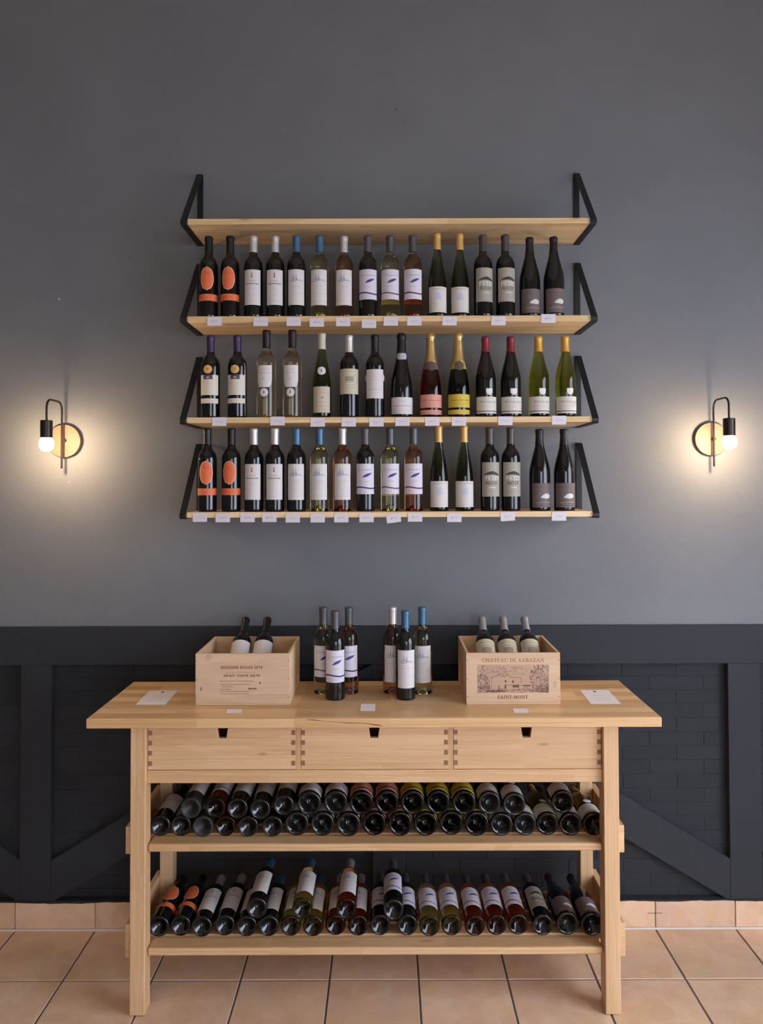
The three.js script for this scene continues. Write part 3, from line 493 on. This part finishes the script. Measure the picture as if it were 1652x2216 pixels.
for (const [x0, x1] of [[lx0, lx0 + LW2], [lx1 - LW2, lx1]]) for (const [z0, z1, n] of [[LZ - LD, LZ, 0], [ZR, ZR + LD, .003]]) part('leg', wbx('y', x0 + (x0 > 0 ? n : 0), x1 - (x0 > 0 ? 0 : n), .002, TOPB, z0, z1, .003), M.birchB, table);
const ZF = .452, dT = TOPB - .004, dB = Y(812, 1665, ZF), rB = Y(812, 1694, ZF);
const ix0 = lx0 + LW2, ix1 = lx1 - LW2;
part('front_rail', wbx('x', ix0, ix1, rB, dB - .0015, ZF - .025, ZF), M.birch, table);
part('back_apron', wbx('x', ix0, ix1, rB, TOPB, ZR + .008, ZR + .03), M.birch, table);
for (const [a, b] of [[lx0 + .012, lx0 + .034], [lx1 - .034, lx1 - .012]]) part('side_apron', wbx('z', a, b, rB, TOPB, ZR + LD, LZ - LD), M.birch, table);
for (const px of [645.7, 976]) { const x = X(px, 1620, ZF); part('divider', wbx('y', x - .0082, x + .0082, dB - .0015, TOPB, ZR + .03, ZF - .001, .001), M.birch, table); }
for (const [l, r, nx] of [[320.5, 640, 481.5], [651.5, 970.5, 810], [982, 1301, 1140]]) {
  const x0 = l < 330 ? ix0 + .0015 : X(l, 1620, ZF), x1 = r > 1290 ? ix1 - .0015 : X(r, 1620, ZF), nc = X(nx, 1590, ZF), nb = .0125, nd = dT - Y(812, 1597, ZF), nw = nb + .16 * nd;
  const s = new THREE.Shape([[x0, dB], [x1, dB], [x1, dT], [nc + nw, dT], [nc + nb, dT - nd], [nc - nb, dT - nd], [nc - nw, dT], [x0, dT]].map(V2));
  const g = new THREE.ExtrudeGeometry(s, { depth: .015, bevelEnabled: true, bevelThickness: .001, bevelSize: .001, bevelOffset: -.001, bevelSegments: 1 }).translate(0, 0, ZF - .0165);
  const d = part('drawer', planar(g, 'x', R(0, 3), R(0, 3)), M.birchB, table);
  part('drawer_box', planar(mergeGeometries([bx(x0 + .002, x0 + .014, dB, dT - .04, .15, ZF - .017, 0), bx(x1 - .014, x1 - .002, dB, dT - .04, .15, ZF - .017, 0), bx(x0 + .014, x1 - .014, dB, dB + .008, .15, ZF - .017, 0), bx(x0 + .014, x1 - .014, dB + .008, dT - .04, .15, .162, 0)])), M.birch, d);
  for (const e of [[x0 + .0012, x0 + .0132], [x1 - .0132, x1 - .0012]]) for (const py of [1585, 1606.5, 1628.5, 1651]) { const y = Y(812, py, ZF); part('finger_joint', bx(...e, y - .0075, y + .0075, ZF - .006, ZF + .0004, 0), M.endGrain, d); }
}
const RACK = [[Y(812, 1826, ZF), Y(812, 1844, ZF), Y(1276, 1706, ZR + LD)], [Y(812, 2051, ZF), Y(812, 2069, ZF), Y(1276, 1894, ZR + LD)]];
for (const [top, bot, side] of RACK) {
  for (const [a, b] of [[lx0 - .0225, lx0 - .0005], [lx1 + .0005, lx1 + .0225]]) part('side_rail', wbx('z', a, b, bot - .006, side, ZR + .01, ZF - .004), M.birchB, table);
  part('front_slat', wbx('x', ix0 + .0005, ix1 - .0005, bot, top, ZF - .062, ZF, .008), M.birch, table);
  for (let k = 0; k < 4; k++) { const z1 = ZF - .075 - k * .068; part('slat', wbx('x', lx0 + (z1 > LZ - LD - .002 ? LW2 + .001 : k === 3 ? LW2 + .001 : .001), lx1 - (z1 > LZ - LD - .002 ? LW2 + .001 : k === 3 ? LW2 + .001 : .001), top - .02, top, z1 - .055, z1, .003), M.birch, table); }
}

// ---------------------------------------------------------------- bottles lying in the racks
function lie(kind, where, x, y, z, group, roll = 0, yaw = 0) {
  const g = bottle(kind, where, [x, y, z], 0, group);
  g.rotation.set(-Math.PI / 2, roll, yaw);      // neck to the wall, label up
  return g;
}
function layer(list, top, z, where, py) { return list.map(([px, k], i) => { const r = radius(k), x = X(px, py, z); lie(k, where + beside(list, i), x, top + r + .0006, z + R(-.004, .004), undefined, R(-.15, .15), 0); return [x, top + r + .0006, r]; }); }
function onTop(list, below, z, where, py) { for (const [i, [px, k]] of list.entries()) { const r = radius(k), x = X(px, py, z); let y = -1; for (const [bx_, by, br] of below) { const dx = Math.abs(x - bx_), s = r + br + .0012; if (dx < s) y = Math.max(y, by + Math.sqrt(s * s - dx * dx)); } lie(k, where + beside(list, i), x, y, z + R(-.004, .004), undefined, R(-.15, .15)); } }
const Zb = .402;
const low1 = layer([[346, 'plainDark'], [391, 'plainDark'], [439, 'frosted'], [488, 'featherPink'], [537, 'plainDark'], [590, 'plainDark'], [642, 'sparkBlack'], [698, 'sparkBlack'], [754.5, 'sparkBlack'], [810, 'sparkPink'], [866.5, 'sparkPink'], [921.5, 'sparkYellow'], [977.5, 'sparkYellow'], [1032, 'sparkYellow'], [1085.5, 'bourgogneRed'], [1137, 'bourgogneRed'], [1185.5, 'bourgogneWhite'], [1235.3, 'bourgogneWhite'], [1286, 'bourgogneWhite']], RACK[0][0], Zb, 'lying low in upper rack', 1785);
onTop([[412.5, 'frosted'], [466, 'featherPink'], [514, 'plainDark'], [563, 'plainDark'], [614, 'plainDark'], [669.5, 'sparkBlack'], [726.5, 'sparkBlack'], [782, 'sparkPink'], [838, 'sparkPink'], [893.5, 'sparkYellow'], [949, 'sparkYellow'], [1004.5, 'sparkYellow'], [1060, 'bourgogneRed'], [1113, 'bourgogneRed'], [1219, 'bourgogneWhite']], low1, Zb + .003, 'stacked atop upper rack', 1738);
const low2 = layer([[344, 'orange'], [390.5, 'orange'], [437, 'whitered'], [486, 'whitered'], [534, 'sailRed'], [581.5, 'sailRed'], [629, 'sailWhite'], [677.5, 'sailWhite'], [726, 'sailPink'], [775, 'sailPink'], [823, 'featherRed'], [882, 'featherRed'], [930, 'featherWhite'], [978, 'featherWhite'], [1028, 'featherPink'], [1075.5, 'featherPink'], [1122, 'featherPink'], [1175.5, 'noir'], [1229, 'brown'], [1281.5, 'brown']], RACK[1][0], .392, 'lying on lower rack', 2006);
onTop([[556, 'sailRed'], [654.5, 'sailWhite'], [750, 'sailPink'], [852, 'featherRed']], low2, .395, 'stacked atop lower rack', 1962);

// ---------------------------------------------------------------- things on the table top
for (const [px, py, k, z] of [[725.8, 1420, 'featherRed', .300], [700, 1420, 'featherWhite', .226], [755.5, 1420, 'featherPink', .228]]) bottle(k, 'on the table', [X(px, py, z), TOP + .0004, z], R(-.1, .1));
for (const [px, py, k, z] of [[878, 1420, 'sailRed', .300], [850, 1420, 'sailPink', .224], [914.5, 1420, 'sailWhite', .232]]) bottle(k, 'on the table', [X(px, py, z), TOP + .0004, z], R(-.1, .1));

function printCrate(draw) {
  const [c, g] = canvas(1024, 556); drawWood(g, 0, 0, 1024, 556, [208, 174, 142], { lines: 300, contrast: 20, patches: 14, knots: 0 }); draw(g, 1024, 556);
  return new THREE.MeshStandardMaterial({ map: ctex(c), roughness: .75 });
}
const INK = 'rgba(74,48,40,.86)';
const printA = printCrate((g, w, h) => {
  g.strokeStyle = 'rgba(150,105,72,.5)'; g.lineWidth = 4; for (let k = 1; k < 5; k++) { g.beginPath(); g.ellipse(140, 40, 7 * k, 11 * k, .5, 0, 7); g.stroke(); }
  g.fillStyle = 'rgba(120,72,45,.6)'; g.beginPath(); g.ellipse(62, 380, 9, 26, .1, 0, 7); g.fill();
  g.fillStyle = 'rgba(196,140,105,.12)'; for (let k = 0; k < 6; k++) { g.beginPath(); g.ellipse(740 + k * 22, 60 + k * 26, 90, 12, -.5, 0, 7); g.fill(); }
  txt(g, 'MADIRAN ROUGE 2014', 500, 164, 42, INK, 'sans-serif', 'bold');
  g.strokeStyle = 'rgba(74,48,46,.62)'; for (const [a, b] of [[312, 428], [452, 572], [594, 702]]) for (let x = a; x < b; x += 9) { g.lineWidth = R(4, 7); g.beginPath(); g.moveTo(x, 222 + R(0, 6)); g.lineTo(x + R(-4, 7), 250 + R(-5, 3)); g.stroke(); if (rnd() < .6) { g.lineWidth = 4; g.beginPath(); g.moveTo(x, 224 + R(0, 22)); g.lineTo(x + 9, 224 + R(0, 22)); g.stroke(); } }
  lines(g, w, [[205, .32, .66]], 'rgba(110,75,60,.5)', .2, .8, 5);
  lines(g, w, [[296, .265, .62], [332, .265, .585], [358, .285, .40], [384, .265, .38], [408, .265, .57], [433, .265, .57]], 'rgba(84,56,46,.6)', .2, .8, 7);
  lines(g, w, [[378, .56, .65]], INK, .2, .8, 15);
  g.fillStyle = 'rgba(60,38,30,.85)'; g.beginPath(); g.ellipse(700, 315, 8, 11, 0, 0, 7); g.fill();
});
const printB = printCrate((g, w, h) => {
  txt(g, 'CHATEAU DE SABAZAN', 510, 100, 57, 'rgba(118,76,66,.72)', 'serif', 'bold');
  // engraved view of a country house between trees
  const x0 = 120, x1 = 900, y0 = 128, y1 = 430; g.save(); g.beginPath(); g.rect(x0, y0, x1 - x0, y1 - y0); g.clip();
  g.fillStyle = 'rgba(140,100,86,.30)'; g.fillRect(x0, y0, x1 - x0, y1 - y0);
  const dab = (cx, cy, rx, ry, n, a) => { for (let i = 0; i < n; i++) { const t = R(0, 7), q = Math.sqrt(rnd()); g.fillStyle = `rgba(84,62,58,${R(.15, a)})`; g.beginPath(); g.ellipse(cx + Math.cos(t) * q * rx, cy + Math.sin(t) * q * ry, R(3, 10), R(3, 8), R(0, 3), 0, 7); g.fill(); } };
  dab(840, 270, 150, 170, 620, .55); dab(870, 390, 110, 60, 260, .75); dab(170, 350, 90, 120, 420, .5); dab(270, 200, 190, 80, 220, .28); dab(620, 190, 160, 50, 90, .2); dab(330, 410, 120, 16, 90, .7); dab(640, 400, 160, 26, 90, .45);
  g.strokeStyle = 'rgba(88,58,50,.7)'; g.lineWidth = 5; g.beginPath(); g.moveTo(275, 400); g.lineTo(275, 260); g.lineTo(360, 240); g.lineTo(420, 262); g.lineTo(450, 228); g.lineTo(475, 262); g.lineTo(600, 268); g.lineTo(600, 330); g.stroke();
  g.fillStyle = 'rgba(78,52,48,.75)'; for (const [x, y] of [[420, 290], [500, 295]]) g.fillRect(x, y, 18, 30); g.fillRect(415, 345, 20, 40); g.fillRect(505, 345, 70, 28); g.fillRect(620, 348, 80, 14); g.fillRect(350, 350, 10, 60);
  g.fillStyle = 'rgba(70,48,44,.5)'; g.fillRect(230, 408, 190, 12); g.fillRect(420, 345, 330, 6); for (let i = 0; i < 40; i++) { g.fillRect(R(260, 760), R(385, 428), R(20, 80), 2.5); }
  g.restore();
  txt(g, 'SAINT-MONT', 505, 494, 50, 'rgba(70,44,40,.9)', 'serif', 'bold');
  g.save(); g.translate(958, 345); g.rotate(-Math.PI / 2); lines(g, 100, [[-6, -.4, .4], [8, -.4, .4], [20, -.3, .3]], 'rgba(120,84,74,.6)', -.4, .4, 4); g.restore();
});
function crate(px0, px1, printMat, label) {
  const zf = .380, zk = .098, x0 = X(px0, 1470, zf), x1 = X(px1, 1470, zf), h = .1735, t = .009, cx = (x0 + x1) / 2, w = x1 - x0;
  const g = thing('wine_crate', label, 'crate', [cx, TOP + .0003, (zf + zk) / 2]); const d = (zf - zk) / 2, a = w / 2;
  const fg = bx(-a, a, .006, h, d - t, d, .0012), p = fg.attributes.position, uv = fg.attributes.uv;
  for (let i = 0; i < p.count; i++) uv.setXY(i, (p.getX(i) + a) / w, p.getY(i) / h);
  part('front_panel', fg, printMat, g);
  part('back_panel', wbx('x', -a, a, .006, h, -d, -d + t, .0012), M.crate, g);
  part('side_panel', wbx('z', -a, -a + t, .006, h, -d + t, d - t, .0012), M.crate, g);
  part('side_panel', wbx('z', a - t, a, .006, h, -d + t, d - t, .0012), M.crate, g);
  part('bottom_panel', wbx('x', -a + .0005, a - .0005, 0, .006, -d, d - .0003, .001), M.crate, g);
  for (const sx of [-1, 1]) for (const fy of [.15, .5, .86]) part('nail_head', new THREE.CylinderGeometry(.0016, .0016, .0008, 8).rotateX(Math.PI / 2).translate(sx * (a - .0045), h * fy, d + .0002), M.nail, g);
  return { x0, x1, cx };
}
const cA = crate(423, 627.5, printA, 'pale wooden wine crate printed MADIRAN ROUGE holding two bottles');
const cB = crate(1009.5, 1213, printB, 'pale wooden wine crate printed SAINT-MONT with a country house picture');
const lean = Math.atan2(.225, .205);
function crated(px, py, kind, where) { const z = .318, g = bottle(kind, where, [X(px, py, .12), TOP + .006 + .0345 * Math.sin(lean) + .002, z], 0); g.rotation.set(-lean, R(-.1, .1), 0); }
[[530, 'nearer the leaflet'], [577, 'nearer the feather bottles']].forEach(([px, w]) => crated(px, 1352, 'crateBlack', `in crate ${w}`));
[[1045, 'nearest the sailboat bottles'], [1091, 'between two alike'], [1138, 'nearest the leaflet']].forEach(([px, w]) => crated(px, 1352, 'crateGrey', `in crate ${w}`));

// leaflets and price cards lying on the table top
function sheet(name, label, category, quad, mat, group) {
  const P3 = quad.map(([px, py]) => { const d = at(px, py, 0).sub(camera.position), k = (TOP - EYE) / d.y; return camera.position.clone().addScaledVector(d, k); });
  const c = P3.reduce((a, b) => a.add(b), new THREE.Vector3()).multiplyScalar(.25);
  P3.forEach((p) => p);
  const pts = quad.map(([px, py]) => { const d = at(px, py, 0).sub(camera.position), k = (TOP - EYE) / d.y; const p = camera.position.clone().addScaledVector(d, k); return new THREE.Vector2(p.x - c.x, -(p.z - c.z)); });
  const g = new THREE.ExtrudeGeometry(new THREE.Shape([pts[3], pts[2], pts[1], pts[0]]), { depth: .0006, bevelEnabled: false });
  const p = g.attributes.position, uv = g.attributes.uv, xs = pts.map(q => q.x), ys = pts.map(q => q.y), xa = Math.min(...xs), xb = Math.max(...xs), ya = Math.min(...ys), yb = Math.max(...ys);
  for (let i = 0; i < p.count; i++) uv.setXY(i, (p.getX(i) - xa) / (xb - xa), (p.getY(i) - ya) / (yb - ya));
  g.rotateX(-Math.PI / 2);
  const m = new THREE.Mesh(g, mat); m.name = numbered(name); m.position.set(c.x, TOP + .0004, c.z); m.castShadow = m.receiveShadow = true; scene.add(m);
  tag(m, label, category, group);
}
const leafMat = labelMat(200, 280, (g, w, h) => { fillBg(g, w, h, '#e4dcdd'); g.fillStyle = '#4a4244'; g.beginPath(); g.ellipse(w * .5, h * .12, 10, 13, .4, 0, 7); g.fill(); lines(g, w, [[h * .42, .32, .68]], '#8d8486', .2, .8, 5); lines(g, w, [[h * .6, .28, .72], [h * .7, .25, .75], [h * .78, .3, .7]], '#aaa1a3', .2, .8, 3); }, .7);
const cardMat = labelMat(120, 90, (g, w, h) => { fillBg(g, w, h, '#e4dcdf'); lines(g, w, [[h * .5, .3, .7]], '#b1a8b0', .2, .8, 3); }, .7);
sheet('leaflet', 'white printed leaflet lying beside the MADIRAN ROUGE crate', 'leaflet', [[323.7, 1495], [385, 1495], [358, 1525], [293.8, 1525]], leafMat, 'leaflets on the sideboard');
sheet('leaflet', 'white printed leaflet lying beside the SAINT-MONT crate', 'leaflet', [[1255.7, 1494], [1316, 1493.5], [1344.5, 1523], [1279.3, 1523.5]], leafMat, 'leaflets on the sideboard');
sheet('price_card', 'small white card lying in front of the MADIRAN ROUGE crate', 'price card', [[493, 1535], [524.5, 1535], [522, 1543.5], [489, 1543.5]], cardMat, 'price cards on the sideboard');
sheet('price_card', 'white card lying in front of the standing table bottles', 'price card', [[782, 1523.6], [812.5, 1523.6], [812, 1538.6], [779.5, 1538.6]], cardMat, 'price cards on the sideboard');
sheet('price_card', 'small white card lying in front of the SAINT-MONT crate', 'price card', [[1110, 1534], [1141.5, 1534], [1144.6, 1542.8], [1113, 1542.8]], cardMat, 'price cards on the sideboard');

renderer.render(scene, camera);
